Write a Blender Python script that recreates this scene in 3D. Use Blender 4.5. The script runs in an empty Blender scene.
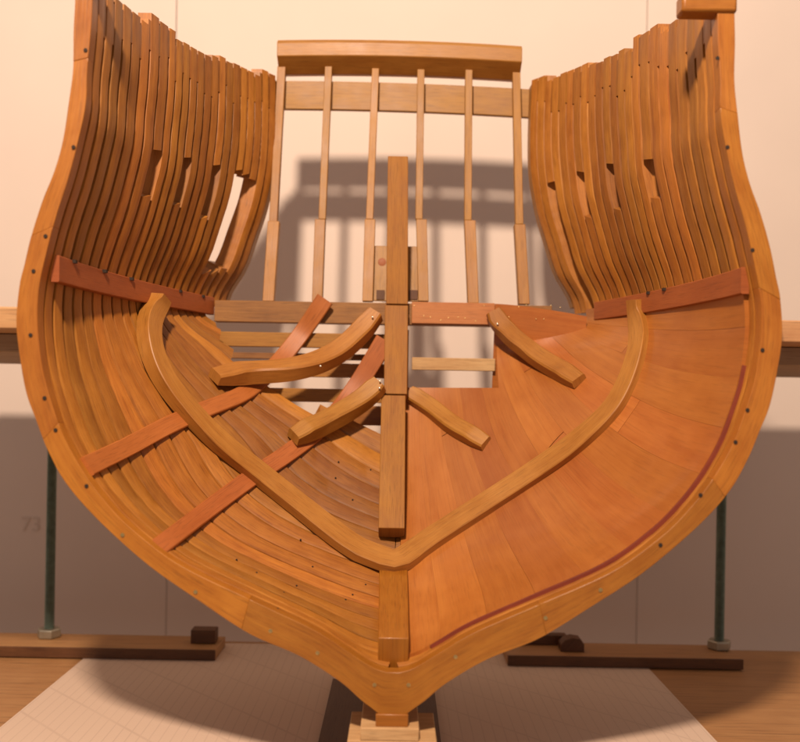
import bpy, bmesh, math, random
from mathutils import Vector, Matrix

R = math.radians
rnd = random.Random(11)
SC = bpy.context.scene
COL = SC.collection

# ------------------------------------------------------------------ camera
cam = bpy.data.cameras.new('camera')
cam.sensor_width = 36.0
F = 900.0                         # focal length in photo pixels (photo is 800 wide)
cam.lens = F / 800 * 36.0
cam.shift_x = 2 / 800
cam.shift_y = 29 / 800
cam.clip_start = 0.01
cam.clip_end = 50
cam.dof.use_dof = True
cam.dof.focus_distance = 0.43
cam.dof.aperture_fstop = 9
co = bpy.data.objects.new('camera', cam)
COL.objects.link(co)
co.matrix_world = Matrix.Rotation(R(90), 4, 'X') @ Matrix.Rotation(R(1.0), 4, 'Z')
SC.camera = co

# ------------------------------------------------------------------ light
w = bpy.data.worlds.new('World')
SC.world = w
w.use_nodes = True
w.node_tree.nodes['Background'].inputs[0].default_value = (1.0, 0.79, 0.70, 1)
w.node_tree.nodes['Background'].inputs[1].default_value = 0.30
ld = bpy.data.lights.new('desk_lamp', 'POINT')
ld.energy = 27.5
ld.color = (1.0, 0.735, 0.55)
ld.shadow_soft_size = 0.026
lo = bpy.data.objects.new('desk_lamp', ld)
lo.location = (-0.072, -0.08, 0.462)
COL.objects.link(lo)
SC.view_settings.view_transform = 'Standard'
SC.view_settings.look = 'None'
SC.view_settings.exposure = 0
SC.view_settings.gamma = 1

# ------------------------------------------------------------------ materials
def wood(name, light, dark, rough=0.5, grain=1.0, coat=0.0, var=0.18, bump=0.25, freq=1.0, pore=0.74):
    m = bpy.data.materials.new(name)
    m.use_nodes = True
    nt = m.node_tree
    N, L = nt.nodes, nt.links
    b = N['Principled BSDF']
    uv = N.new('ShaderNodeUVMap'); uv.uv_map = 'UVMap'
    oi = N.new('ShaderNodeObjectInfo')
    mul = N.new('ShaderNodeMath'); mul.operation = 'MULTIPLY'; mul.inputs[1].default_value = 37.0
    L.new(oi.outputs['Random'], mul.inputs[0])
    add = N.new('ShaderNodeVectorMath'); add.operation = 'ADD'
    L.new(uv.outputs[0], add.inputs[0]); L.new(mul.outputs[0], add.inputs[1])
    def noise(su, sv, detail, rg=0.6, dist=0.0):
        mp = N.new('ShaderNodeVectorMath'); mp.operation = 'MULTIPLY'
        mp.inputs[1].default_value = (su, sv, 1)
        L.new(add.outputs[0], mp.inputs[0])
        n = N.new('ShaderNodeTexNoise'); n.inputs['Scale'].default_value = 1
        n.inputs['Detail'].default_value = detail; n.inputs['Roughness'].default_value = rg
        n.inputs['Distortion'].default_value = dist
        L.new(mp.outputs[0], n.inputs['Vector'])
        return n
    g1 = noise(35 * freq, 900 * freq, 5, 0.65, 0.6)      # fine grain
    g2 = noise(18 * freq, 130 * freq, 3, 0.55, 1.2)      # broad figure
    g3 = noise(60, 60, 4, 0.6)               # handling stains
    r1 = N.new('ShaderNodeValToRGB')
    r1.color_ramp.elements[0].position = 0.34; r1.color_ramp.elements[0].color = (*dark, 1)
    r1.color_ramp.elements[1].position = 0.66; r1.color_ramp.elements[1].color = (*light, 1)
    mx = N.new('ShaderNodeMath'); mx.operation = 'MULTIPLY_ADD'
    mx.inputs[1].default_value = 0.45 * grain
    L.new(g1.outputs[0], mx.inputs[0])
    m2 = N.new('ShaderNodeMath'); m2.operation = 'MULTIPLY_ADD'
    m2.inputs[1].default_value = 0.4; m2.inputs[2].default_value = 0.5 - 0.225 * grain - 0.4
    L.new(g2.outputs[0], m2.inputs[0])
    m3 = N.new('ShaderNodeMath'); m3.operation = 'MULTIPLY_ADD'; m3.inputs[1].default_value = 0.4
    L.new(g3.outputs[0], m3.inputs[0]); L.new(m2.outputs[0], m3.inputs[2])
    L.new(m3.outputs[0], mx.inputs[2])
    L.new(mx.outputs[0], r1.inputs[0])
    hsv = N.new('ShaderNodeHueSaturation')
    v = N.new('ShaderNodeMath'); v.operation = 'MULTIPLY_ADD'
    v.inputs[1].default_value = 2 * var; v.inputs[2].default_value = 1 - var
    L.new(oi.outputs['Random'], v.inputs[0]); L.new(v.outputs[0], hsv.inputs['Value'])
    h1 = N.new('ShaderNodeMath'); h1.operation = 'MULTIPLY'; h1.inputs[1].default_value = 7.13
    L.new(oi.outputs['Random'], h1.inputs[0])
    h2 = N.new('ShaderNodeMath'); h2.operation = 'FRACT'; L.new(h1.outputs[0], h2.inputs[0])
    h3 = N.new('ShaderNodeMath'); h3.operation = 'MULTIPLY_ADD'
    h3.inputs[1].default_value = 0.008; h3.inputs[2].default_value = 0.496
    L.new(h2.outputs[0], h3.inputs[0]); L.new(h3.outputs[0], hsv.inputs['Hue'])
    g4 = noise(110 * freq, 2600 * freq, 2, 0.5)
    pr_ = N.new('ShaderNodeMapRange'); pr_.inputs[1].default_value = 0.33; pr_.inputs[2].default_value = 0.45
    pr_.inputs[3].default_value = pore; pr_.inputs[4].default_value = 1.0
    L.new(g4.outputs[0], pr_.inputs[0])
    vm = N.new('ShaderNodeVectorMath'); vm.operation = 'SCALE'
    L.new(r1.outputs[0], vm.inputs[0]); L.new(pr_.outputs[0], vm.inputs['Scale'])
    L.new(vm.outputs[0], hsv.inputs['Color'])
    L.new(hsv.outputs[0], b.inputs['Base Color'])
    rr = N.new('ShaderNodeMath'); rr.operation = 'MULTIPLY_ADD'
    rr.inputs[1].default_value = 0.25; rr.inputs[2].default_value = rough - 0.12
    L.new(g3.outputs[0], rr.inputs[0]); L.new(rr.outputs[0], b.inputs['Roughness'])
    b.inputs['Coat Weight'].default_value = coat
    b.inputs['Coat Roughness'].default_value = 0.18
    bp = N.new('ShaderNodeBump'); bp.inputs['Strength'].default_value = bump
    bp.inputs['Distance'].default_value = 0.0003
    L.new(g1.outputs[0], bp.inputs['Height']); L.new(bp.outputs[0], b.inputs['Normal'])
    return m

def plain(name, colr, rough=0.6, metal=0.0, noise_amt=0.12, nscale=40.0, bump=0.0):
    m = bpy.data.materials.new(name); m.use_nodes = True
    nt = m.node_tree; N, L = nt.nodes, nt.links
    b = N['Principled BSDF']
    tc = N.new('ShaderNodeTexCoord')
    n = N.new('ShaderNodeTexNoise'); n.inputs['Scale'].default_value = nscale
    n.inputs['Detail'].default_value = 5
    L.new(tc.outputs['Object'], n.inputs['Vector'])
    r = N.new('ShaderNodeValToRGB')
    r.color_ramp.elements[0].position = 0.3; r.color_ramp.elements[1].position = 0.7
    r.color_ramp.elements[0].color = (*[c * (1 - noise_amt) for c in colr], 1)
    r.color_ramp.elements[1].color = (*[min(1, c * (1 + noise_amt)) for c in colr], 1)
    L.new(n.outputs[0], r.inputs[0]); L.new(r.outputs[0], b.inputs['Base Color'])
    b.inputs['Roughness'].default_value = rough
    b.inputs['Metallic'].default_value = metal
    if bump:
        bp = N.new('ShaderNodeBump'); bp.inputs['Strength'].default_value = bump
        bp.inputs['Distance'].default_value = 0.0005
        L.new(n.outputs[0], bp.inputs['Height']); L.new(bp.outputs[0], b.inputs['Normal'])
    return m

M_FRONT = wood('varnished_pear', (0.43, 0.172, 0.018), (0.30, 0.098, 0.008), rough=0.42, var=0.14, coat=0.14, grain=0.8)
M_FRAME = wood('frame_pear', (0.42, 0.172, 0.025), (0.255, 0.086, 0.011), rough=0.46, var=0.24, coat=0.10)
M_TAN = wood('tan_pear', (0.43, 0.200, 0.036), (0.31, 0.122, 0.017), rough=0.46, var=0.06, coat=0.08, grain=0.8)
M_SPINE = wood('matt_pear', (0.38, 0.168, 0.030), (0.27, 0.100, 0.016), rough=0.72, var=0.04, grain=0.8)
M_STERN = wood('stern_pear', (0.40, 0.195, 0.030), (0.29, 0.122, 0.016), rough=0.5, var=0.08, grain=0.8)
M_CEIL = wood('orange_planking', (0.44, 0.160, 0.030), (0.33, 0.100, 0.016), rough=0.45, var=0.12, coat=0.40, freq=0.8, grain=0.75, bump=0.10, pore=0.88)
M_CLAMP = wood('red_clamp', (0.36, 0.105, 0.026), (0.28, 0.072, 0.017), rough=0.55, var=0.04, grain=0.7)
M_REDEND = wood('red_end', (0.22, 0.040, 0.014), (0.15, 0.024, 0.010), rough=0.6, var=0.02)
M_RIB = wood('orange_ribband', (0.46, 0.150, 0.036), (0.36, 0.105, 0.022), rough=0.5, var=0.03, grain=0.8)
M_WING = wood('brown_transom', (0.32, 0.150, 0.038), (0.20, 0.084, 0.020), rough=0.55, var=0.03)
M_BAND = wood('orange_band', (0.47, 0.185, 0.062), (0.40, 0.135, 0.040), rough=0.5, var=0.03, grain=0.7)
M_PINE = wood('rough_pine', (0.62, 0.42, 0.20), (0.46, 0.27, 0.11), rough=0.7, var=0.03, grain=1.2)
M_PLY = wood('jig_ply', (0.60, 0.36, 0.17), (0.44, 0.23, 0.10), rough=0.55, var=0.02, freq=0.5)
M_PLYL = wood('jig_lower', (0.40, 0.29, 0.18), (0.31, 0.21, 0.12), rough=0.7, var=0.02, freq=0.5)
M_DARK = wood('dark_bar', (0.16, 0.066, 0.026), (0.09, 0.034, 0.014), rough=0.5, var=0.1)
M_BOARD = wood('base_board', (0.46, 0.25, 0.105), (0.38, 0.19, 0.075), rough=0.5, var=0.02, freq=0.25, bump=0.05)
M_SHADED = wood('shaded_board', (0.15, 0.085, 0.055), (0.11, 0.06, 0.038), rough=0.6, var=0.02)  # board wood with the shade beneath the keel in its colour
M_NAIL = plain('dark_nail', (0.026, 0.015, 0.009), 0.85)
M_BRASS = plain('brass_pin', (0.62, 0.47, 0.20), 0.3, 0.9)
M_GLINT = plain('varnish_glint', (0.85, 0.80, 0.70), 0.25, 0.6)  # bright colour painted for highlights on the knees
M_STEEL = plain('zinc_rod', (0.17, 0.23, 0.19), 0.45, 0.35, 0.2, 300)
M_NUT = plain('zinc_nut', (0.42, 0.40, 0.32), 0.38, 0.7, 0.1, 200)
M_WALL = plain('cream_card', (0.78, 0.695, 0.62), 0.9, 0, 0.03, 9, 0.06)
M_TABLE = plain('table_wood', (0.34, 0.19, 0.09), 0.6, 0, 0.1, 12)

def paper_mat():
    m = bpy.data.materials.new('plan_paper'); m.use_nodes = True
    nt = m.node_tree; N, L = nt.nodes, nt.links
    b = N['Principled BSDF']; b.inputs['Roughness'].default_value = 0.85
    tc = N.new('ShaderNodeTexCoord')
    def lines(direction, scale, dist, lo, hi):
        wv = N.new('ShaderNodeTexWave'); wv.wave_type = 'BANDS'; wv.bands_direction = direction
        wv.inputs['Scale'].default_value = scale; wv.inputs['Distortion'].default_value = dist
        wv.inputs['Detail'].default_value = 1.5; wv.inputs['Detail Scale'].default_value = 0.12
        L.new(tc.outputs['Object'], wv.inputs['Vector'])
        r = N.new('ShaderNodeMapRange'); r.inputs[1].default_value = lo; r.inputs[2].default_value = hi
        r.clamp = True
        L.new(wv.outputs['Fac'], r.inputs[0]); return r
    a = lines('X', 62, 1.4, 0.93, 1.0)
    c = lines('DIAGONAL', 17, 2.0, 0.985, 1.0)
    n = N.new('ShaderNodeTexNoise'); n.inputs['Scale'].default_value = 22; n.inputs['Detail'].default_value = 3
    L.new(tc.outputs['Object'], n.inputs['Vector'])
    s = N.new('ShaderNodeMath'); s.operation = 'MAXIMUM'
    L.new(a.outputs[0], s.inputs[0]); L.new(c.outputs[0], s.inputs[1])
    s2 = N.new('ShaderNodeMath'); s2.operation = 'MULTIPLY'; L.new(s.outputs[0], s2.inputs[0]); L.new(n.outputs[0], s2.inputs[1])
    s3 = N.new('ShaderNodeMath'); s3.operation = 'MULTIPLY'; L.new(s2.outputs[0], s3.inputs[0]); s3.inputs[1].default_value = 0.55
    mx = N.new('ShaderNodeMixRGB'); mx.inputs[1].default_value = (0.68, 0.54, 0.43, 1); mx.inputs[2].default_value = (0.45, 0.34, 0.27, 1)
    L.new(s3.outputs[0], mx.inputs[0]); L.new(mx.outputs[0], b.inputs['Base Color'])
    return m
M_PAPER = paper_mat()

# ------------------------------------------------------------------ object helpers
def derot(px, py):
    return px - (371 - py) * 0.01746, py - (px - 400) * 0.01746

def wpt(px, py, Y):
    """photo pixel at depth Y -> world point"""
    x, y = derot(px, py)
    return Vector(((x - 398) / F * Y, Y, (400 - y) / F * Y))

def tag(o, label=None, cat=None, group=None, kind=None):
    if label: o['label'] = label
    if cat: o['category'] = cat
    if group: o['group'] = group
    if kind: o['kind'] = kind
    return o

def wloc(o):
    v = Vector(o.location)
    while o.parent:
        o = o.parent; v += Vector(o.location)
    return v

def empty(name, loc):
    o = bpy.data.objects.new(name, None); COL.objects.link(o); o.location = loc
    o.empty_display_size = 0.01
    return o

def link(name, bm, mat, parent=None, smooth=30, bevel=0.0):
    bm.verts.ensure_lookup_table()
    c = Vector((0, 0, 0))
    for v in bm.verts: c += v.co
    c /= max(1, len(bm.verts))
    bmesh.ops.translate(bm, verts=bm.verts, vec=-c)
    me = bpy.data.meshes.new(name)
    for f in bm.faces: f.smooth = True
    bm.normal_update()
    for e in bm.edges:
        if len(e.link_faces) == 2:
            e.smooth = e.calc_face_angle(0) < R(smooth)
    bm.to_mesh(me); bm.free()
    me.materials.append(mat)
    o = bpy.data.objects.new(name, me); COL.objects.link(o)
    if parent:
        o.parent = parent; o.location = c - wloc(parent)
    else:
        o.location = c
    if bevel:
        md = o.modifiers.new('bevel', 'BEVEL'); md.width = bevel; md.segments = 2
        md.limit_method = 'ANGLE'; md.angle_limit = R(35)
    return o

def new_bm():
    bm = bmesh.new(); bm.loops.layers.uv.new('UVMap'); return bm

def grid_faces(bm, rings, us, closed=True, caps=True, vscale=None):
    """rings: list of lists of points. UV: u along rings, v around."""
    uvl = bm.loops.layers.uv['UVMap']
    V = [[bm.verts.new(p) for p in r] for r in rings]
    n = len(rings[0])
    mid = rings[len(rings) // 2]
    vs = [0.0]
    for j in range(n):
        vs.append(vs[-1] + (Vector(mid[(j + 1) % n]) - Vector(mid[j])).length)
    for i in range(len(V) - 1):
        for j in range(n if closed else n - 1):
            k = (j + 1) % n
            try: f = bm.faces.new((V[i][j], V[i][k], V[i + 1][k], V[i + 1][j]))
            except ValueError: continue
            for lp, (u, v) in zip(f.loops, ((us[i], vs[j]), (us[i], vs[j + 1]), (us[i + 1], vs[j + 1]), (us[i + 1], vs[j]))):
                lp[uvl].uv = (u, v)
    if caps and closed:
        for r, rev in ((0, True), (-1, False)):
            vv = V[r][::-1] if rev else V[r]
            try: f = bm.faces.new(vv)
            except ValueError: continue
            p0 = vv[0].co; 
            e1 = (vv[1].co - vv[0].co); e1 = e1.normalized() if e1.length > 1e-9 else Vector((1, 0, 0))
            for lp in f.loops:
                d = lp.vert.co - p0
                lp[uvl].uv = (d.dot(e1) * 0.3, (d - e1 * d.dot(e1)).length)
    return V

def box_bm(bm, lo, hi, axis=None):
    """box; grain along axis (longest by default)"""
    lo, hi = Vector(lo), Vector(hi)
    d = hi - lo
    a = axis if axis is not None else max(range(3), key=lambda i: d[i])
    b_, c_ = [i for i in range(3) if i != a]
    rings, us = [], []
    for s in (0, 1):
        ring = []
        for (p, q) in ((0, 0), (1, 0), (1, 1), (0, 1)):
            v = [0, 0, 0]
            v[a] = hi[a] if s else lo[a]
            v[b_] = hi[b_] if p else lo[b_]
            v[c_] = hi[c_] if q else lo[c_]
            ring.append(Vector(v))
        rings.append(ring); us.append(s * d[a])
    grid_faces(bm, rings, us)
    bmesh.ops.recalc_face_normals(bm, faces=bm.faces)
    return bm

def catmull(pts, n):
    P = [Vector(p) for p in pts]
    P = [P[0] * 2 - P[1]] + P + [P[-1] * 2 - P[-2]]
    out = []
    segs = len(P) - 3
    for i in range(n):
        t = i / (n - 1) * segs
        k = min(int(t), segs - 1); f = t - k
        a, b, c, d = P[k:k + 4]
        out.append(0.5 * ((2 * b) + (c - a) * f + (2 * a - 5 * b + 4 * c - d) * f * f + (3 * b - a - 3 * c + d) * f ** 3))
    return out

def lerp_table(tab, x):
    if x <= tab[0][0]: return tab[0][1]
    for (a, va), (b, vb) in zip(tab, tab[1:]):
        if x <= b: return va + (vb - va) * (x - a) / (b - a)
    return tab[-1][1]

def smooth_table(tab, x):
    """monotone-ish cubic"""
    n = len(tab)
    if x <= tab[0][0]: return tab[0][1]
    if x >= tab[-1][0]: return tab[-1][1]
    i = 0
    while x > tab[i + 1][0]: i += 1
    def sl(k):
        if k <= 0: return (tab[1][1] - tab[0][1]) / (tab[1][0] - tab[0][0])
        if k >= n - 1: return (tab[-1][1] - tab[-2][1]) / (tab[-1][0] - tab[-2][0])
        return (tab[k + 1][1] - tab[k - 1][1]) / (tab[k + 1][0] - tab[k - 1][0])
    x0, y0 = tab[i]; x1, y1 = tab[i + 1]
    h = x1 - x0; t = (x - x0) / h
    return (y0 * (2 * t**3 - 3 * t**2 + 1) + sl(i) * h * (t**3 - 2 * t**2 + t) + y1 * (-2 * t**3 + 3 * t**2) + sl(i + 1) * h * (t**3 - t**2))

# ------------------------------------------------------------------ hull surface
Y0 = 0.36
k0 = Y0 / F
INNER = [(668.5, 6), (664, 20), (650, 43), (629, 77), (601, 138), (566, 213), (530, 262), (500, 291), (471.5, 312), (439, 330),
         (406, 342), (377, 350.5), (348, 355), (319, 357), (290, 355), (261, 349), (224, 340), (184, 328), (150.6, 320),
         (114, 313), (78, 312), (40, 309), (9.3, 308), (-20, 308)]
OUTER = [(710, 13), (703, 22), (695.7, 32), (678, 53), (653.8, 93), (632.6, 143), (600.5, 194), (566, 244.6), (522, 295), (486, 327), (453, 345.5),
         (424.3, 357), (399.5, 366.4), (366.6, 373), (330.6, 377.5), (293.6, 375), (273.5, 370.6), (243.4, 364), (210, 354),
         (181, 343), (150.8, 335), (110.7, 329.5), (78.6, 326), (41.6, 326), (9.6, 325), (-20, 326)]
B0T = sorted([((400 - y) * k0, b * k0) for y, b in INNER])
ENDT = [(-0.107, 0.362), (-0.100, 0.388), (-0.088, 0.421), (-0.068, 0.449), (-0.041, 0.475), (-0.010, 0.495), (0.012, 0.5055), (0.034, 0.511), (0.055, 0.515)]
B1T = [(0.03, 0.100), (0.045, 0.103), (0.059, 0.1015), (0.0758, 0.092), (0.0935, 0.086), (0.113, 0.080), (0.1405, 0.0757), (0.1855, 0.0757), (0.22, 0.0765)]
YE = 0.525

def yend(z): return smooth_table(ENDT, z)
ZC = [(b, a) for a, b in ENDT]
def zc(Y):
    if Y <= ENDT[0][1]: return ENDT[0][0] + (Y - ENDT[0][1]) * 0.3
    return lerp_table(ZC, Y)
ZC = [(smooth_table(ENDT, -0.107 + 0.162 * i / 400), -0.107 + 0.162 * i / 400) for i in range(401)]

def hb(Y, z):
    B0 = smooth_table(B0T, z)
    wgt = max(0.0, min(1.0, (z - 0.024) / 0.024)); wgt = wgt * wgt * (3 - 2 * wgt)
    lo = up = 0.0
    if wgt < 1:
        ye = yend(z)
        s = (Y - Y0) / max(1e-5, ye - Y0)
        s = max(-0.1, s)
        x = smooth_table([(-0.107, 0.95), (-0.065, 0.92), (-0.023, 0.80), (0.0, 0.55), (0.03, 0.28), (0.06, 0.26)], z)
        p_ = smooth_table([(-0.107, 3.2), (-0.065, 2.9), (-0.023, 2.0), (0.0, 1.7), (0.03, 1.5)], z)
        lo = B0 * max(0.0, 1 - max(0, s) ** p_) ** x
    if wgt > 0:
        s = max(0.0, (Y - Y0) / (YE - Y0))
        B1 = smooth_table(B1T, z)
        up = B0 + (B1 - B0) * s ** 1.7
    return lo * (1 - wgt) + up * wgt

def ztop(Y): return 0.166 + (Y - Y0) / (YE - Y0) * 0.0195

def section(Y, n=60, z0=None, z1=None):
    """right half: list of (b, z), resampled by arc length, from the centreline up"""
    a = zc(Y) if z0 is None else z0
    t = ztop(Y) if z1 is None else z1
    raw = []
    K = 240
    for i in range(K + 1):
        f = (i / K) ** 2.2
        z = a + (t - a) * f
        raw.append((max(0.0, hb(Y, z)), z))
    acc = [0]
    for p, q in zip(raw, raw[1:]):
        acc.append(acc[-1] + math.hypot(q[0] - p[0], q[1] - p[1]))
    out = []; j = 0
    for i in range(n):
        s = acc[-1] * i / (n - 1)
        while j < K - 1 and acc[j + 1] < s: j += 1
        f = (s - acc[j]) / max(1e-9, acc[j + 1] - acc[j])
        f = min(1, max(0, f))
        out.append((raw[j][0] + (raw[j + 1][0] - raw[j][0]) * f, raw[j][1] + (raw[j + 1][1] - raw[j][1]) * f))
    return out, acc[-1]

def normals2(sec):
    """outward normals in the (b, z) plane"""
    out = []
    n = len(sec)
    for i in range(n):
        a = sec[max(0, i - 1)]; b = sec[min(n - 1, i + 1)]
        tx, tz = b[0] - a[0], b[1] - a[1]
        l = math.hypot(tx, tz) or 1
        out.append((tz / l, -tx / l))
    return out

def hit(px, py, side=None):
    """ray through a photo pixel onto the inner hull surface -> point, inward normal"""
    x, y = derot(px, py)
    dx, dz = (x - 398) / F, (400 - y) / F
    sg = side or (1 if dx >= 0 else -1)
    def fn(Y):
        return sg * dx * Y - hb(Y, dz * Y)
    Y = 0.361
    while Y < 0.53 and fn(Y) < 0: Y += 0.0008
    a, b = Y - 0.0008, Y
    for _ in range(20):
        m = (a + b) / 2
        if fn(m) < 0: a = m
        else: b = m
    Y = b
    P = Vector((dx * Y, Y, dz * Y))
    e = 0.0006
    hy = (hb(Y + e, P.z) - hb(Y - e, P.z)) / (2 * e)
    hz = (hb(Y, P.z + e) - hb(Y, P.z - e)) / (2 * e)
    return P, Vector((-sg, hy, hz)).normalized()

# ------------------------------------------------------------------ setting
def simple_box(name, lo, hi, mat, parent=None, axis=None, bevel=0.0):
    return link(name, box_bm(new_bm(), lo, hi, axis), mat, parent, bevel=bevel)

ZB = -0.155
bm = new_bm()
zb = -0.5
xs = [-1.4, wpt(172, 620, .655).x, wpt(633, 400, .655).x, 1.4]
for a, b, yy in zip(xs, xs[1:], (0.655, 0.6555, 0.655)):
    box_bm(bm, (a + .0003, yy - .019, zb), (b - .0003, yy - 0.016, 1.0), 2)
tag(link('wall', bm, M_WALL), kind='structure')
fc = bpy.data.curves.new('number_mark', 'FONT'); fc.body = '73'; fc.size = .0145; fc.extrude = .0001
fo = bpy.data.objects.new('number_mark', fc); COL.objects.link(fo)
fo.location = wpt(20, 531, .6355); fo.rotation_euler = (R(90), 0, 0)
fc.materials.append(plain('faded_ink', (0.71, 0.625, 0.55), 0.9))
me_ = bpy.data.meshes.new_from_object(fo)
mw = fo.location.copy(); bpy.data.objects.remove(fo)
fo = bpy.data.objects.new('number_mark', me_); COL.objects.link(fo); fo.location = mw; fo.rotation_euler = (R(90), 0, 0)
tag(fo, 'faint brown number written low on the wall beside the steel rod', 'marking')
tag(simple_box('table_top', (-1.4, -0.3, zb - .03), (1.4, 0.72, zb), M_TABLE), kind='structure')
o = simple_box('base_board', (-0.36, 0.22, ZB - .018), (0.40, 0.574, ZB - .0006), M_BOARD, axis=0, bevel=.0008)
tag(o, 'wide brown wooden base board under the ship model', 'board')
o = simple_box('plan_sheet', (-0.182, 0.24, ZB - .0004), (0.150, 0.567, ZB - .0001), M_PAPER)
tag(o, 'paper plan with fine drawn lines lying on the base board', 'paper')
o = simple_box('shaded_board_strip', (-0.033, 0.24, ZB), (0.022, 0.494, ZB + .0015), M_SHADED, axis=1)  # bare board in the paper gap, its shade put into the colour
tag(o, 'thin added strip on the paper plan beneath the keel, coloured as base board in shade', 'strip')
# keel support block
bm = new_bm()
box_bm(bm, (-0.0175, 0.352, ZB + .0015), (0.0175, 0.385, -0.1335), 0)
box_bm(bm, (-0.0125, 0.352, -0.1335), (0.0105, 0.385, -0.1285), 0)
tag(link('keel_block', bm, M_PINE, bevel=.0004), 'stepped light wood block that carries the front end of the keel', 'block')
# small dark blocks behind
o = simple_box('wood_block', (wpt(190, 640, .543).x, .543, ZB + .0059), (wpt(214.5, 640, .543).x, .553, ZB + .0140), M_DARK, bevel=.0004)
tag(o, 'small square dark block standing on the end of the bar with no other block', 'block')
bm = new_bm()
pr = [(0, 0), (.0165, 0), (.0165, .0045), (.014, .0075), (.008, .0082), (.003, .0068), (0, .004)]
xb = wpt(560, 645, .541).x
rings = [[Vector((xb + p[0] * .85, yy, ZB + .0059 + p[1])) for p in pr] for yy in (.5395, .549)]
grid_faces(bm, rings, [0, .01]); bmesh.ops.recalc_face_normals(bm, faces=bm.faces)
tag(link('wood_block', bm, M_DARK, bevel=.0003), 'small dark block with a rounded top, in front of the thin offcut', 'block')
o = simple_box('wood_offcut', (wpt(520, 636, .555).x, .5535, ZB + .0059), (wpt(566, 636, .555).x, .5605, ZB + .0120), M_DARK, bevel=.0003)
tag(o, 'thin dark wooden offcut lying just behind the rounded block', 'offcut')

# ------------------------------------------------------------------ jig (plate, rods, bars)
jig = empty('holding_jig', (0, .55, ZB))
tag(jig, 'wooden holding jig with threaded steel rods around the hull', 'jig')
def plate_ring(name, z0, z1, y0, y1, mat, grow):
    """horizontal plate with a hull-shaped cutout, one side per mesh"""
    for sg in (-1, 1):
        bm = new_bm(); rings = []; us = []
        ys = [y0 + (y1 - y0) * i / 24 for i in range(25)]
        for Y in ys:
            inn = max(hb(min(Y, .52), z) for z in (z0, z1, .03)) + 0.0095 + grow
            inn = max(inn, .1385 - max(0, Y - .40) * .17)
            rings.append([Vector((sg * inn, Y, z0)), Vector((sg * .26, Y, z0)), Vector((sg * .26, Y, z1)), Vector((sg * inn, Y, z1))])
            us.append(Y)
        # wavy worn front edge
        grid_faces(bm, rings, us); bmesh.ops.recalc_face_normals(bm, faces=bm.faces)
        uvl = bm.loops.layers.uv['UVMap']
        for f in bm.faces:
            for lp in f.loops:
                lp[uvl].uv = (lp.vert.co.x, lp.vert.co.y + lp.vert.co.z)
        link(name, bm, mat, jig, bevel=.0006)
plate_ring('plate', .0267, .0358, .372, .560, M_PLY, 0.0)
plate_ring('under_plate', .0182, .0266, .40, .558, M_PLYL, 0.002)

def cyl(bm, p, r, h, n=24, prof=None):
    prof = prof or [(r, 0), (r, h)]
    rings = [[Vector((p[0] + rr * math.cos(2 * math.pi * j / n), p[1] + rr * math.sin(2 * math.pi * j / n), p[2] + zz)) for j in range(n)] for rr, zz in prof]
    grid_faces(bm, rings, [zz for _, zz in prof])
    bmesh.ops.recalc_face_normals(bm, faces=bm.faces)
    return bm
for xr, (b0, b1) in ((wpt(50, 560, .552).x, (-.285, wpt(215, 655, .53).x)), (wpt(720, 560, .552).x, (wpt(507, 660, .53).x, wpt(742, 668, .53).x))):
    bb = simple_box('base_bar', (b0, .5302, ZB), (b1, .5605, ZB + .0058), M_BOARD, jig, bevel=.0003)
    simple_box('edge_strip', (b0, .5285, ZB + .0001), (b1, .5301, ZB + .0060), M_DARK, bb, bevel=.0002)
    z0, z1 = ZB + .0058, .046
    bm = new_bm(); prof = []
    npitch = int((z1 - z0) / .0009)
    for i in range(npitch):
        z = i * .0009
        prof += [(.0026, z), (.0031, z + .00045)]
    cyl(bm, (xr, .552, z0), 0, 0, 16, prof)
    rod = link('threaded_rod', bm, M_STEEL, jig, smooth=80)
    for zz in (z0, .0358, .0182 - .0055):
        bm = new_bm(); cyl(bm, (xr, .552, zz + .0001), 0, 0, 6, [(.0066, 0), (.0072, .0007), (.0072, .0048), (.0066, .0055)])
        link('nut', bm, M_NUT, rod, bevel=.0002)

# ------------------------------------------------------------------ ship model
hull = empty('ship_model', (0, .44, -.1285))
tag(hull, 'unfinished wooden ship hull model with open frames, seen from its cut end', 'ship model')

# front frame made of butted futtocks
front = empty('front_frame', Vector((0, 0, 0)) - Vector(hull.location) + Vector((0, .36, -.128)))
front.parent = hull
I3 = [Vector((b, y, 0)) for y, b in INNER]; O3 = [Vector((b, y, 0)) for y, b in OUTER]
def resample(P, n):
    C = catmull(P, 600)
    acc = [0]
    for a, b in zip(C, C[1:]): acc.append(acc[-1] + (b - a).length)
    out = []; j = 0
    for i in range(n):
        s = acc[-1] * i / (n - 1)
        while j < 598 and acc[j + 1] < s: j += 1
        f = (s - acc[j]) / max(1e-9, acc[j + 1] - acc[j]); out.append(C[j].lerp(C[j + 1], min(1, f)))
    return out
NF = 160
Irs, Ors = resample(I3, NF), resample(O3, NF)
def ff(side, i, Y):
    a, b = Irs[i], Ors[i]
    return (Vector((side * a.x * k0, Y, (400 - a.y) * k0)), Vector((side * b.x * k0, Y, (400 - b.y) * k0)))
def idx_at(py):
    return min(range(NF), key=lambda i: abs(Ors[i].y - py))
FY0, FY1 = .3545, .3612
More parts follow.
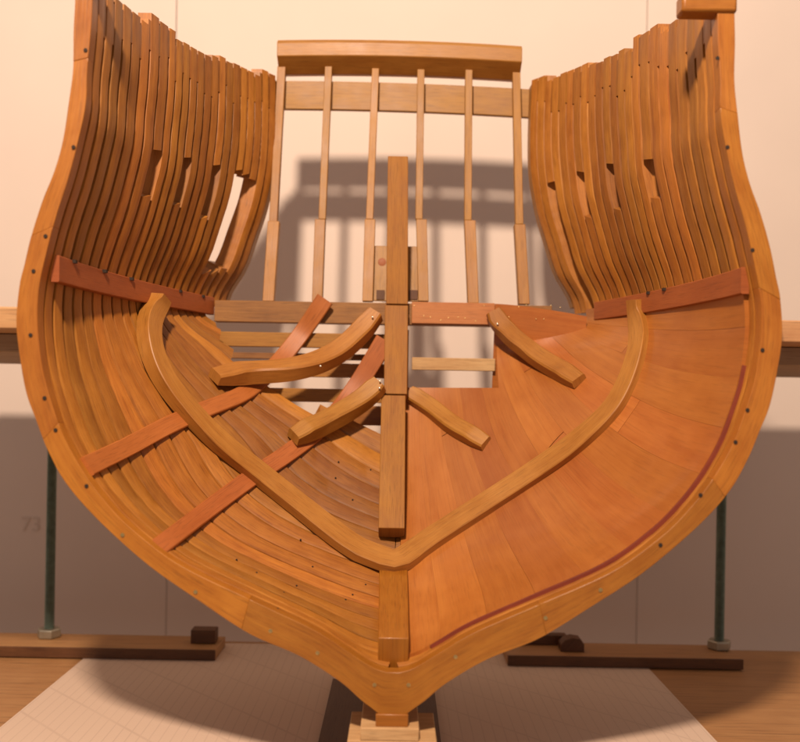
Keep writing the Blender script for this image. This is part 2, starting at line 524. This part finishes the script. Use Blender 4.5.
def futtock(spans, name='futtock', dz=0.0):
    """spans: list of (side, index) from one end to the other"""
    bm = new_bm(); rings = []; us = []; u = 0; prev = None
    for side, i in spans:
        a0, b0 = ff(side, i, FY0 + dz); a1, b1 = ff(side, i, FY1)
        rings.append([a0, b0, b1, a1])
        if prev is not None: u += ((a0 + b0) / 2 - prev).length
        prev = (a0 + b0) / 2; us.append(u)
    grid_faces(bm, rings, us); bmesh.ops.recalc_face_normals(bm, faces=bm.faces)
    uvl = bm.loops.layers.uv['UVMap']
    return link(name, bm, M_FRONT, front, bevel=.0002)
iF = idx_at(627)
# the floor timber: left of centre to right of centre; joined across the keel
def floor_spans():
    return [(-1, i) for i in range(iF - 1, -1, -1)] + [(1, i) for i in range(0, iF)]
futtock(floor_spans(), 'floor_timber')
for side, cuts in ((-1, (627, 447, 243, 72, -20)), (1, (627, 490, 292, 110, -20))):
    for a, b in zip(cuts, cuts[1:]):
        ia, ib = idx_at(a), idx_at(b)
        futtock([(side, i) for i in range(ia if a < 620 else iF - 1, ib + 1)], dz=rnd.uniform(0, .00035))
# fastenings on the front face
def disc(name, P, Nrm, r, mat, parent, h=.0004):
    bm = new_bm(); n = 12
    z = Vector(Nrm).normalized(); x = z.orthogonal().normalized(); y = z.cross(x)
    rings = [[P + z * hh + (x * math.cos(2 * math.pi * j / n) + y * math.sin(2 * math.pi * j / n)) * rr for j in range(n)] for rr, hh in ((r, -h), (r, h * .6), (r * .6, h))]
    grid_faces(bm, rings, [0, 1, 2]); bmesh.ops.recalc_face_normals(bm, faces=bm.faces)
    return link(name, bm, mat, parent, smooth=50)
for px, py, br in ((85, 50, 0), (73, 147, 0), (45, 236, 0), (33, 271, 0), (30, 335, 0), (44, 398, 0), (55, 430, 0), (86, 486, 0), (122, 535, 1),
                   (195, 592, 1), (270, 631, 1), (317, 653, 1), (374, 685, 1), (717, 58, 0), (727, 147, 0), (752, 250, 0), (762, 350, 0),
                   (747, 410, 0), (735, 442, 0), (660, 545, 0), (600, 590, 1), (545, 618, 1), (455, 657, 1), (408, 685, 1), (700, 495, 0)):
    disc('nail', wpt(px, py, FY0 - .0001), (0, -1, 0), .00080, M_BRASS if br else M_NAIL, front, .00012)
# timber heads above the front frame
for sg, x0, x1, z0 in ((1, .1090, .1308, .1548), (-1, -.1300, -.1170, .1590)):
    o = simple_box('timber_head', (x0, .3535, z0), (x1, .3625, z0 + .0080), M_FRONT, hull, axis=0, bevel=.0012)

# frames
NS = 90
TH = [(0.0, .0100), (0.15, .0092), (0.4, .0084), (0.7, .0072), (1.0, .0062)]
NFR = 24
PITCH = (YE + .002 - FY1 - .0003) / NFR
cuts = []   # (side, px0, px1, y0, y1)
CUTS = [(-1, 150, 153, 192), (-1, 184, 163, 199), (-1, 210, 169, 216), (-1, 223, 172, 268),
        (1, 648, 160, 196), (1, 608, 171, 204), (1, 580, 174, 215), (1, 560, 183, 285)]
NFR = 23
frames_y = []
_y = FY1 + .0003
for i in range(NFR):
    _p = .0085 if i < 8 else (YE + .002 - FY1 - .0003 - .068) / 15
    frames_y.append((_y, _y + _p)); _y += _p
cutmap = {}
for sg, cx, y0, y1 in CUTS:
    P, _ = hit(cx, (y0 + y1) / 2, sg)
    i = min(range(NFR), key=lambda k: abs(sum(frames_y[k]) / 2 - P.y))
    za = wpt(cx, y1, P.y).z; zb_ = wpt(cx, y0, P.y).z
    cutmap.setdefault((i, sg), []).append((za, zb_))
    if cx == 223:
        for q in (1, 2): cutmap.setdefault((i + q, sg), []).append((za + .001 * q, zb_ - .0005 * q))

FASH = [(-.0115, 0), (-.009, .02), (-.0067, .041), (-.0034, .051), (.0, .057), (.0146, .0785), (.0253, .092), (.0404, .1005)]
def frame_half(i, sg):
    ya, yb = frames_y[i]
    low = .052 if yb > .5125 else None
    zt = ztop((ya + yb) / 2) + TOPJ[i] + rnd.uniform(-.0006, .0006)
    sa, La = section(ya, NS, low, zt); sb, Lb = section(yb, NS, low, zt)
    na, nb = normals2(sa), normals2(sb)
    gapz = rnd.uniform(-.045, -.012)
    jn = rnd.uniform(-.00030, .00025)
    wob = [rnd.uniform(-.00025, .00025) for _ in range(8)]
    segs = [[]]
    for j in range(NS):
        t = j / (NS - 1)
        z = (sa[j][1] + sb[j][1]) / 2
        g = .00055 + (.00135 - .00055) * max(0, min(1, (z - gapz) / .016))
        g += rnd.uniform(-.00006, .00006)
        yy0, yy1 = ya + g * .9, yb - g * .9
        bm_ = (sa[j][0] + sb[j][0]) / 2
        if (ya > .478 and z < .043 and bm_ < lerp_table(FASH, z)) or any(a < z < b for a, b in cutmap.get((i, sg), [])):
            if segs[-1]: segs.append([])
            continue
        th = lerp_table(TH, t)
        def pt(f, off):
            # f: 0 front face .. 1 back face ; off outward
            b_ = sa[j][0] + (sb[j][0] - sa[j][0]) * f; z_ = sa[j][1] + (sb[j][1] - sa[j][1]) * f
            n0 = na[j][0] + (nb[j][0] - na[j][0]) * f; n1 = na[j][1] + (nb[j][1] - na[j][1]) * f
            return Vector((sg * max(.0002, b_ + n0 * off), yy0 + (yy1 - yy0) * f, z_ + n1 * off))
        w_ = wob[int(t * 7)] * (1 - (t * 7) % 1) + wob[min(7, int(t * 7) + 1)] * ((t * 7) % 1)
        upw = max(0, min(1, (z + .02) / .06))
        o_ = (jn + w_) * (1 - .6 * upw)
        o_ += rnd.uniform(-.00007, .00007)
        c = .00035 if z > gapz else .0006
        segs[-1].append(([pt(.0, o_ + c * (1 - .5 * upw) * .6), pt(.09, o_), pt(.90, o_ + .0001), pt(1, o_ + c * (1 - .5 * upw)), pt(1, th), pt(0, th)], t * (La + Lb) / 2))
    return [s for s in segs if len(s) >= 7 and s[-1][1] - s[0][1] > .022]

TOPJ = []
lvl = 0
for i in range(NFR):
    if i % 3 == 0: lvl = rnd.uniform(-.0018, .0018)
    TOPJ.append(lvl + rnd.uniform(-.0012, .0012))
TOPJ[0] = TOPJ[1] = .0; TOPJ[2] = -.001
for i in range(NFR):
    parts = []
    A, B = frame_half(i, -1), frame_half(i, 1)
    if A[0][0][0][0].x > -.004 and B[0][0][0][0].x < .004:
        parts.append([A.pop(0), B.pop(0)])
    parts += [[q] for q in A + B]
    for part in parts:
        bm = new_bm()
        for q in part: grid_faces(bm, [r for r, _ in q], [u for _, u in q])
        bmesh.ops.recalc_face_normals(bm, faces=bm.faces)
        link('frame', bm, M_FRAME, hull, smooth=28)
# chocks filling the gaps at the top, a little short of the heads
for i in range(-1, NFR - 1):
    ym = frames_y[i + 1][0]
    for sg in (-1, 1):
        bm = new_bm()
        zt = ztop(ym) + TOPJ[i + 1] - rnd.uniform(.0008, .0030)
        z0 = zt - rnd.uniform(.011, .019)
        rings = []
        for k in range(5):
            z = z0 + (zt - z0) * k / 4
            r = []
            for (dy, off) in ((-.0013, .0003), (.0013, .0003), (.0013, .0055), (-.0013, .0055)):
                r.append(Vector((sg * (hb(ym + dy, z) + off), ym + dy, z)))
            rings.append(r)
        grid_faces(bm, rings, [k * .004 for k in range(5)])
        bmesh.ops.recalc_face_normals(bm, faces=bm.faces)
        link('chock', bm, M_FRAME, hull)

# strips that follow the hull surface ---------------------------------------
def strip(name, P, N, w, h, mat, lift=0.0, bev=.0004, wtab=None, htab=None, smooth_iters=3, parent=None, endround=False):
    n = len(P)
    for _ in range(smooth_iters):
        N = [(N[max(0, i - 1)] + N[i] * 2 + N[min(n - 1, i + 1)]).normalized() for i in range(n)]
        P = [P[0]] + [(P[i - 1] + P[i] * 2 + P[i + 1]) / 4 for i in range(1, n - 1)] + [P[-1]]
    rings = []; us = []; u = 0
    for i in range(n):
        t = (P[min(n - 1, i + 1)] - P[max(0, i - 1)]).normalized()
        nn = (N[i] - t * N[i].dot(t)).normalized()
        b = t.cross(nn)
        f = i / (n - 1)
        ww = w if wtab is None else lerp_table(wtab, f)
        hh = h if htab is None else lerp_table(htab, f)
        c = min(bev, ww * .4, hh * .4)
        q = P[i] + nn * lift
        prof = [(-ww / 2, 0), (-ww / 2, hh - c), (-ww / 2 + c, hh), (ww / 2 - c, hh), (ww / 2, hh - c), (ww / 2, 0)]
        rings.append([q + b * x + nn * y for x, y in prof])
        if i: u += (P[i] - P[i - 1]).length
        us.append(u)
    bm = new_bm(); grid_faces(bm, rings, us)
    bmesh.ops.recalc_face_normals(bm, faces=bm.faces)
    return link(name, bm, mat, parent or hull, smooth=40)

def hit_path(px, n=40, side=None):
    C = catmull([(a, b, 0) for a, b in px], n)
    r = [hit(c.x, c.y, side) for c in C]
    return [p for p, _ in r], [q for _, q in r]

# ceiling planking, starboard (right) side
ZCL = .0535
def ceil_grid(Ys, ts, sgn=1, off=.0):
    out = []
    for Y in Ys:
        sec, L = section(Y, 90, None, ZCL)
        nn = normals2(sec)
        row = []
        for t in ts:
            f = t * 89; k = min(88, int(f)); g = f - k
            b_ = sec[k][0] + (sec[k + 1][0] - sec[k][0]) * g; z_ = sec[k][1] + (sec[k + 1][1] - sec[k][1]) * g
            row.append(Vector((sgn * max(0.004, b_), Y, z_)))
        out.append(row)
    return out
NSTR = 11
CY0, CY1 = .3665, .5125
def yof(s): return CY0 + (CY1 - CY0) * (1 - (1 - s) ** 1.6)
butts = {2: (.62,), 5: (.40,), 6: (.70,), 7: (.28,), 9: (.45,)}
OPX, OPZ = (491 - 398) / F * .505 + .003, (400 - 388.5) / F * .502
for k in range(NSTR):
    t0, t1 = k / NSTR, (k + 1) / NSTR - .0003
    bs = [0.0] + list(butts.get(k, ())) + [1.0]
    for s0, s1 in zip(bs, bs[1:]):
        m = max(6, int(60 * (s1 - s0)))
        Ys = [yof(s0 + (s1 - s0) * i / m) for i in range(m + 1)]
        if s1 < 1: Ys[-1] -= .00025
        G = ceil_grid(Ys, [t0 + (t1 - t0) * q / 5 for q in range(6)])
        g2_ = ceil_grid([y + 1e-4 for y in Ys], [t0 + (t1 - t0) * q / 5 for q in range(6)])
        bm = new_bm(); uvl = bm.loops.layers.uv['UVMap']
        V = [[bm.verts.new(p) for p in r] for r in G]
        for i in range(m):
            for q in range(5):
                try: f = bm.faces.new((V[i][q], V[i][q + 1], V[i + 1][q + 1], V[i + 1][q]))
                except ValueError: continue
                for lp, (a, b) in zip(f.loops, ((i, q), (i, q + 1), (i + 1, q + 1), (i + 1, q))):
                    lp[uvl].uv = (Ys[a] * 1.0, b * .0028 + k * .03)
        bmesh.ops.remove_doubles(bm, verts=bm.verts, dist=1e-5)
        # opening beside the sternpost
        bmesh.ops.bisect_plane(bm, geom=bm.verts[:] + bm.edges[:] + bm.faces[:], plane_co=(OPX, 0, 0), plane_no=(1, 0, 0))
        bmesh.ops.bisect_plane(bm, geom=bm.verts[:] + bm.edges[:] + bm.faces[:], plane_co=(0, 0, OPZ), plane_no=(0, 0, 1))
        kill = [f for f in bm.faces if f.calc_center_median().x < OPX and f.calc_center_median().z > OPZ and f.calc_center_median().y > .44]
        if kill: bmesh.ops.delete(bm, geom=kill, context='FACES')
        if not bm.faces: bm.free(); continue
        seen = set(); isl = []
        for f0 in bm.faces:
            if f0 in seen: continue
            st = [f0]; seen.add(f0); cur = []
            while st:
                f = st.pop(); cur.append(f)
                for e in f.edges:
                    for g in e.link_faces:
                        if g not in seen: seen.add(g); st.append(g)
            isl.append(cur)
        isl.sort(key=lambda c: -sum(f.calc_area() for f in c))
        for c in isl[1:]: bmesh.ops.delete(bm, geom=c, context='FACES')
        bm.normal_update()
        # inward side: make normals face the inside (towards -x)
        a = sum((f.normal.x * f.calc_area() - f.normal.z * f.calc_area()) for f in bm.faces)
        if a > 0: bmesh.ops.reverse_faces(bm, faces=bm.faces)
        o = link('ceiling_plank', bm, M_CEIL, hull, smooth=60)
        md = o.modifiers.new('thickness', 'SOLIDIFY'); md.thickness = .0017 + rnd.uniform(-.00008, .00012); md.offset = 1.0
        es = o.modifiers.new('edges', 'EDGE_SPLIT'); es.split_angle = R(40)

# dark red end grain along the planking's front edge
sec, _L = section(.3645, 120, None, .018)
P = []; N = []
nn_ = normals2(sec)
for j in range(10, 119):
    P.append(Vector((sec[j][0], .3656, sec[j][1]))); N.append(Vector((-nn_[j][0], 0, -nn_[j][1])))
strip('end_strip', P, N, .0014, .00175, M_REDEND, lift=0.0, bev=.0001, wtab=[(0, .0006), (.3, .0012), (.75, .0015), (1, .0006)])
# planked stern infill beside the opening
bm = new_bm(); rings = []; us = []
for i in range(15):
    x = .0535 + (.1040 - .0535) * i / 14
    zt_ = .0548 - .0065 * (i / 14) ** 1.5
    col_f = []; col_b = []
    for k in range(9):
        z = .0066 + (zt_ - .0066) * k / 8
        Yq = .5036 + .0095 * (1 - k / 8) - .004 * (i / 14) ** 2
        col_f.append(Vector((x, Yq, z))); col_b.append(Vector((x, Yq + .0016, z)))
    rings.append(col_f + col_b[::-1]); us.append(x)
grid_faces(bm, rings, us); bmesh.ops.recalc_face_normals(bm, faces=bm.faces)
link('ceiling_plank', bm, M_CEIL, hull, smooth=40)

# clamps
for sg, front_x in ((-1, 0), (1, 0)):
    P = []; N = []
    n = 46
    ymax = .512 if sg < 0 else .503
    for i in range(n):
        Y = .3640 + (ymax - .3640) * i / (n - 1)
        z = .0508 + (.0515 - .0508) * i / (n - 1)
        x = hb(Y, z)
        e = .0008
        hy = (hb(Y + e, z) - hb(Y - e, z)) / (2 * e)
        P.append(Vector((sg * x, Y, z))); N.append(Vector((-sg, hy, 0)).normalized())
    clamp = strip('deck_clamp', P, N, .0105, .0034, M_CLAMP, lift=-.0006, wtab=[(0, .0108), (1, .0100)])
# dovetail notches in the clamps' top edge: small dark wedges
    for (px, py) in (((69, 263), (100, 269), (127, 277), (176, 292), (199, 296)) if sg < 0 else ((652, 294), (668, 290))):
        x_, y_ = derot(px, py)
        P0, N0 = hit(px, py, sg)
        c0 = P0 + N0 * .0015
        simple_box('beam_notch', (c0.x - .0016, c0.y - .0011, .0550), (c0.x + .0016, c0.y + .0011, .05635), M_NAIL, clamp)

# ribbands, port side
def pull(P, N, f0, yend_, nend=(0, -1, .15)):
    n = len(P); 
    for i in range(n):
        f = i / (n - 1)
        if f > f0:
            g = (f - f0) / (1 - f0); g = g * g * (3 - 2 * g)
            Yn = P[i].y + (yend_ - P[i].y) * g
            P[i] = P[i] * (Yn / P[i].y); N[i] = (N[i] * (1 - g) + Vector(nend) * g).normalized()
    return P, N
P, N = hit_path([(84, 468), (125, 448), (165, 427), (205, 410), (245, 394), (275, 366), (300, 336), (325, 299)], 60, -1)
pull(P, N, .55, .5045)
strip('ribband', P, N, .009, .0022, M_RIB, lift=.0001, wtab=[(0, .0085), (.5, .0088), (1, .0100)], smooth_iters=8)
P, N = hit_path([(155, 551), (200, 516), (245, 482), (290, 452), (330, 420), (358, 384), (385, 340)], 60, -1)
pull(P, N, .55, .4985)
strip('ribband', P, N, .009, .0022, M_RIB, lift=.0001, wtab=[(0, .0080), (.5, .0092), (1, .0110)], smooth_iters=8)

# rider frame across the hull
Pl, Nl = hit_path([(150, 297), (141, 330), (147, 362), (167, 396), (205, 436), (250, 472), (300, 512), (345, 547), (384, 568)], 50, -1)
Pr, Nr = hit_path([(400, 568), (430, 545), (480, 512), (540, 472), (590, 436), (622, 402), (642, 350), (640, 299)], 50, 1)
Pc = wpt(393, 557, .433)
Pc = wpt(393, 570, .431)
PP = Pl[:-3] + [Pc + Vector((-.0050, 0, .0036)), Pc, Pc + Vector((.0050, 0, .0036))] + Pr[3:]
NN = Nl[:-3] + [Vector((0, -.55, .83))] * 3 + Nr[3:]
m_ = len(PP)
strip('rider_frame', PP, NN, .0105, .0046, M_TAN, lift=.0012, wtab=[(0, .0098), (.3, .0098), (.47, .0125), (.53, .0125), (.7, .0108), (1, .0100)], htab=[(0, .0085), (.3, .0060), (.5, .0046), (1, .0046)], smooth_iters=1)

# knees on the stern
def knee(pts, side, w, h, lifts, depth=None, n=50, tilt=0.0):
    P, N = hit_path(pts, n, side)
    if depth:
        P = []
        C = catmull([(a, b, 0) for a, b in pts], n); D = catmull([(d, 0, 0) for d in depth], n)
        for c, d in zip(C, D): P.append(wpt(c.x, c.y, d.x))
    sg_ = side
    for i in range(n):
        f = i / (n - 1)
        g = max(0, 1 - f / .5)
        N[i] = (N[i].normalized() * (1 - g) + Vector((-sg_ * .25, -.85, .35)) * g * 1.5).normalized()
        N[i] = (N[i] + Vector((0, 0, tilt))).normalized()
    return strip('knee', P, N, w, h, M_TAN, lift=lifts, bev=.0009, smooth_iters=12,
                 wtab=[(0, w * .8), (.08, w), (.9, w), (1, w * .85)], htab=[(0, h * .9), (.85, h), (1, h * .62)])
def hd(px, py, sg, d): 
    return hit(px, py, sg)[0].y - d
K = []
ptsL1 = [(376, 316), (350, 346), (320, 365), (285, 375), (245, 378), (213, 379)]
dL1 = [.500, .494, .487, .478] + [hd(x, y, -1, .004) for x, y in ptsL1[4:]]
K.append(knee(ptsL1, -1, .0108, .0088, -.001, dL1, tilt=.55))
ptsL2 = [(380, 386), (362, 403), (340, 418), (315, 431), (292, 439)]
dL2 = [.4835, .4805, .476] + [hd(x, y, -1, .004) for x, y in ptsL2[3:]]
K.append(knee(ptsL2, -1, .0102, .0088, -.001, dL2, tilt=.55))
ptsR1 = [(492, 312), (505, 334), (528, 354), (556, 372), (580, 384)]
dR1 = [.5010, .4995, .4935, .4795] + [hd(x, y, 1, .0025) for x, y in ptsR1[4:]]

K.append(knee(ptsR1, 1, .0100, .0068, 0.0, dR1, tilt=.3))
ptsR2 = [(409, 396), (430, 411), (455, 431), (487, 447)]
K.append(knee(ptsR2, 1, .0092, .0064, .0012, tilt=.3))
for kn, glints in ((K[0], ((369, 312.5), (372, 317), (320, 366))), (K[1], ((379.5, 381), (379, 388))), (K[2], ((497, 324), (503, 323)))):  # bright discs stand for varnish highlights on the knees
    for px, py in glints:
        # project onto knee's inner face along the view ray
        x_, y_ = derot(px, py); d = Vector(((x_ - 398) / F, 1, (400 - y_) / F))
        me = kn.data; wl = wloc(kn); best = None
        for v in me.vertices:
            p = v.co + wl
            q = d * p.y
            e = (p - q).length
            if best is None or e < best[0]: best = (e, p.y, v.normal.copy())
        Pn = d * (best[1] - .0009)
        disc('pin_glint', Pn, -d, .00055, M_GLINT, kn, .0005)

# centreline timbers: keelson, deadwood knee, inner sternpost
def bar_path(name, pts, wtab, h, mat, up=(0, -1, 0.0), bev=.0004, n=None):
    """pts: (x, y, z) on the visible face's centre; thickness goes behind it"""
    P = [Vector(p) for p in pts]
    rings = []; us = []; u = 0
    for i, p in enumerate(P):
        t = (P[min(len(P) - 1, i + 1)] - P[max(0, i - 1)]).normalized()
        bx = Vector((1, 0, 0)); nn = t.cross(bx).normalized()
        if nn.y > 0: nn = -nn
        if i: u += (P[i] - P[i - 1]).length
        us.append(u)
        ww = lerp_table(wtab, i / (len(P) - 1))
        rings.append([p + bx * s * ww / 2 - nn * o_ for s, o_ in ((-1, h), (-1, 0), (1, 0), (1, h))])
    bm = new_bm(); grid_faces(bm, rings, us)
    bmesh.ops.recalc_face_normals(bm, faces=bm.faces)
    return link(name, bm, mat, hull, smooth=20, bevel=bev)
cxl = lambda px, py, Y: wpt(px, py, Y)
bar_path('sternpost', [cxl(397.5, 156, .501), cxl(397, 230, .501), cxl(396.5, 304, .500)], [(0, .0112), (1, .0122)], .007, M_SPINE)
bar_path('stern_knee', [cxl(396, 305, .4990), cxl(395.5, 350, .4915), cxl(395, 394, .484)], [(0, .0128), (1, .0125)], .010, M_SPINE)
bar_path('keelson', [cxl(393, 395, .4825), cxl(392, 460, .460), cxl(391, 528, .438)], [(0, .0130), (1, .0128)], .0105, M_SPINE)
bar_path('keelson', [cxl(393, 568, .428), cxl(393, 604, .394), cxl(393, 638, .3622)], [(0, .0135), (1, .0124)], .0135, M_FRONT)
# deadwood and keel below
bm = new_bm(); rings = []; us = []
for i in range(13):
    Y = .3620 + (.513 - .3620) * i / 12
    zt_ = zc(Y) - .004
    rings.append([Vector((-.0055, Y, -.1195)), Vector((.0055, Y, -.1195)), Vector((.0055, Y, max(-.118, zt_))), Vector((-.0055, Y, max(-.118, zt_)))]); us.append(Y)
grid_faces(bm, rings, us); bmesh.ops.recalc_face_normals(bm, faces=bm.faces)
link('deadwood', bm, M_FRAME, hull)
simple_box('keel', (-.0066, .3535, -.1285), (.0062, .522, -.1236), M_FRONT, hull, axis=1, bevel=.0003)
simple_box('keel_rabbet', (-.0058, .3550, -.1235), (.0056, .522, -.1197), M_FRONT, hull, axis=1, bevel=.0003)
simple_box('outer_sternpost', (-.0055, .5140, -.1190), (.0050, .5225, .0400), M_FRAME, hull, axis=2, bevel=.0003)

# wing transom and the lower transoms
def transom(name, x0, x1, y_top, y_bot, Y, dep, mat, arch=0.0):
    bm = new_bm(); rings = []; us = []
    n = 16
    zt_, zb_ = (400 - y_top) / F * Y, (400 - y_bot) / F * Y
    for i in range(n + 1):
        x = x0 + (x1 - x0) * i / n
        d = -arch * (x / .1) ** 2
        rings.append([Vector((x, Y + d, zb_)), Vector((x, Y + dep + d, zb_)), Vector((x, Y + dep + d, zt_)), Vector((x, Y + d, zt_))]); us.append(x)
    grid_faces(bm, rings, us); bmesh.ops.recalc_face_normals(bm, faces=bm.faces)
    return link(name, bm, mat, hull, smooth=20, bevel=.0003)
transom('wing_transom', -.1045, .0860, 303.2, 324.5, .508, .0085, M_WING)
def tx(px, Y): return (derot(px, 340)[0] - 398) / F * Y
transom('transom', -.1040, -.0058, 334.5, 349.0, .5085, .006, M_STERN)
transom('transom', -.0980, -.0058, 355.0, 361.0, .5125, .005, M_WING)
transom('transom', -.0950, -.0058, 364.5, 378.5, .5075, .006, M_STERN)
transom('transom', -.0760, -.0058, 390.0, 403.5, .5045, .006, M_STERN)
transom('transom', -.0330, -.0058, 406.5, 426.0, .5010, .006, M_FRAME)
transom('cross_bar', .0075, .0545, 357.0, 369.5, .5080, .004, M_PINE)
band = transom('orange_band', .0068, .0533, 301.5, 323.0, .5035, .0030, M_BAND)
for i in range(18):
    px = 414 + i * 8.6 + rnd.uniform(-1.5, 1.5)
    py = rnd.choice((304, 306, 316, 319)) + (px - 400) * .017 + rnd.uniform(-1, 1)
    if 486 < px < 508: continue
    disc('pin_glint', wpt(px, py, .5034), (0, -1, 0), .00026, M_BRASS, band, .0001)

# stern timbers, cross rail and top rail
YT, YBt = .520, .516
def ptx(px, py, Y): return wpt(px, py, Y)
posts = [((281, 66), (272.5, 222), (273, 221), (267.5, 301), 8.2, 11.5), ((328, 66), (321.5, 219), (319.5, 219), (316.5, 301), 7.2, 10.3),
         ((375, 68), (369, 219), (369.5, 219), (367, 301), 7.2, 10.5), ((420.5, 69), (418.5, 219), (421, 219), (423, 301), 7.2, 10.5),
         ((468.5, 69), (467.5, 220), (469.5, 220), (473, 303), 7.2, 11), ((516, 69), (519, 224), (519.5, 224), (524, 304), 7.8, 10.8)]
def slat(bm, A, B, wa, wb, dep, n=2):
    rings = []; us = []
    for i in range(n + 1):
        p = A.lerp(B, i / n); w_ = wa + (wb - wa) * i / n
        rings.append([p + Vector((s * w_ / 2, d, 0)) for s, d in ((-1, 0), (1, 0), (1, dep), (-1, dep))]); us.append((p - A).length)
    grid_faces(bm, rings, us); bmesh.ops.recalc_face_normals(bm, faces=bm.faces)
for a, b, c, d, w1, w2 in posts:
    bm = new_bm()
    slat(bm, wpt(*a, .530), wpt(*b, .5205), w1 / F * .53, w1 / F * .52, .005)
    t = link('stern_timber', bm, M_STERN, hull, bevel=.0003)
    bm = new_bm()
    slat(bm, wpt(*c, .5195), wpt(*d, .5100), w2 / F * .52, w2 / F * .51, .007)
    link('timber_foot', bm, M_STERN, t, bevel=.0003)
# panel between the middle timbers with a knot
bm = new_bm()
slat(bm, wpt(395, 246, .5215), wpt(395, 301, .5150), 50 / F * .52, 50 / F * .515, .003)
pn = link('stern_panel', bm, M_STERN, hull, bevel=.0003)
disc('knot', wpt(381.5, 262, .5195) , (0, -1, .1), .0024, M_CLAMP, pn, .0004)
for xk in ((376, 384), (409, 417)):
    a, b = wpt(xk[0], 290, .5150), wpt(xk[1], 299.5, .5150)
    simple_box('notch', (a.x, .5145, b.z), (b.x, .5170, a.z), M_DARK, pn)
# cross rail behind the timbers
A = wpt(273, 81, .5365); B = wpt(531, 89.5, .5365); A2 = wpt(273, 109, .5365)
hr = (A.z - A2.z)
bm = new_bm(); rings = []; us = []
for i in range(17):
    f = i / 16; x = A.x + (B.x - A.x) * f; z = A.z + (B.z - A.z) * f + .0012 * (1 - (2 * f - 1) ** 2)
    rings.append([Vector((x, .5360, z - hr)), Vector((x, .5360, z)), Vector((x, .5395, z)), Vector((x, .5395, z - hr))]); us.append(x)
grid_faces(bm, rings, us); bmesh.ops.recalc_face_normals(bm, faces=bm.faces)
link('cross_rail', bm, M_STERN, hull, bevel=.0003)
# top rail
L_ = wpt(277, 40, .525); R_ = wpt(521.5, 46, .525)
bm = new_bm(); rings = []; us = []
for i in range(21):
    f = i / 20; x = L_.x + (R_.x - L_.x) * f; z = L_.z + (R_.z - L_.z) * f + .0016 * (1 - (2 * f - 1) ** 2)
    prof = [(.5236, -.0098), (.5232, -.0022), (.5250, 0), (.5385, .0012), (.5400, -.0080), (.539, -.0165), (.5345, -.0168)]
    rings.append([Vector((x, y, z + dz)) for y, dz in prof]); us.append(x)
grid_faces(bm, rings, us); bmesh.ops.recalc_face_normals(bm, faces=bm.faces)
link('top_rail', bm, M_TAN, hull, smooth=20, bevel=.0004)
# aftermost timbers that join the cross rail to the side frames
for sg in (-1, 1):
    bm = new_bm(); rings = []; us = []
    for i in range(24):
        z = .056 + (.187 - .056) * i / 23
        x = hb(.525, z)
        rings.append([Vector((sg * (x - .0005), .5275, z)), Vector((sg * (x + .0065), .5275, z)), Vector((sg * (x + .0060), .5355, z)), Vector((sg * (x - .001), .5355, z))]); us.append(z)
    grid_faces(bm, rings, us); bmesh.ops.recalc_face_normals(bm, faces=bm.faces)
    link('fashion_piece', bm, M_STERN, hull, bevel=.0004)

# trenail holes on the floor timbers
for px, py in ((256, 573), (283, 593), (296, 586), (352, 595), (312, 567), (236, 560), (322, 438), (338, 462), (335, 478), (370, 470), (345, 600), (277, 609), (300, 540), (352, 500), (365, 585)):
    Pn, Nn = hit(px, py, -1)
    disc('trenail', Pn + Nn * .0002, Nn, .00042, M_NAIL, hull, .0003)
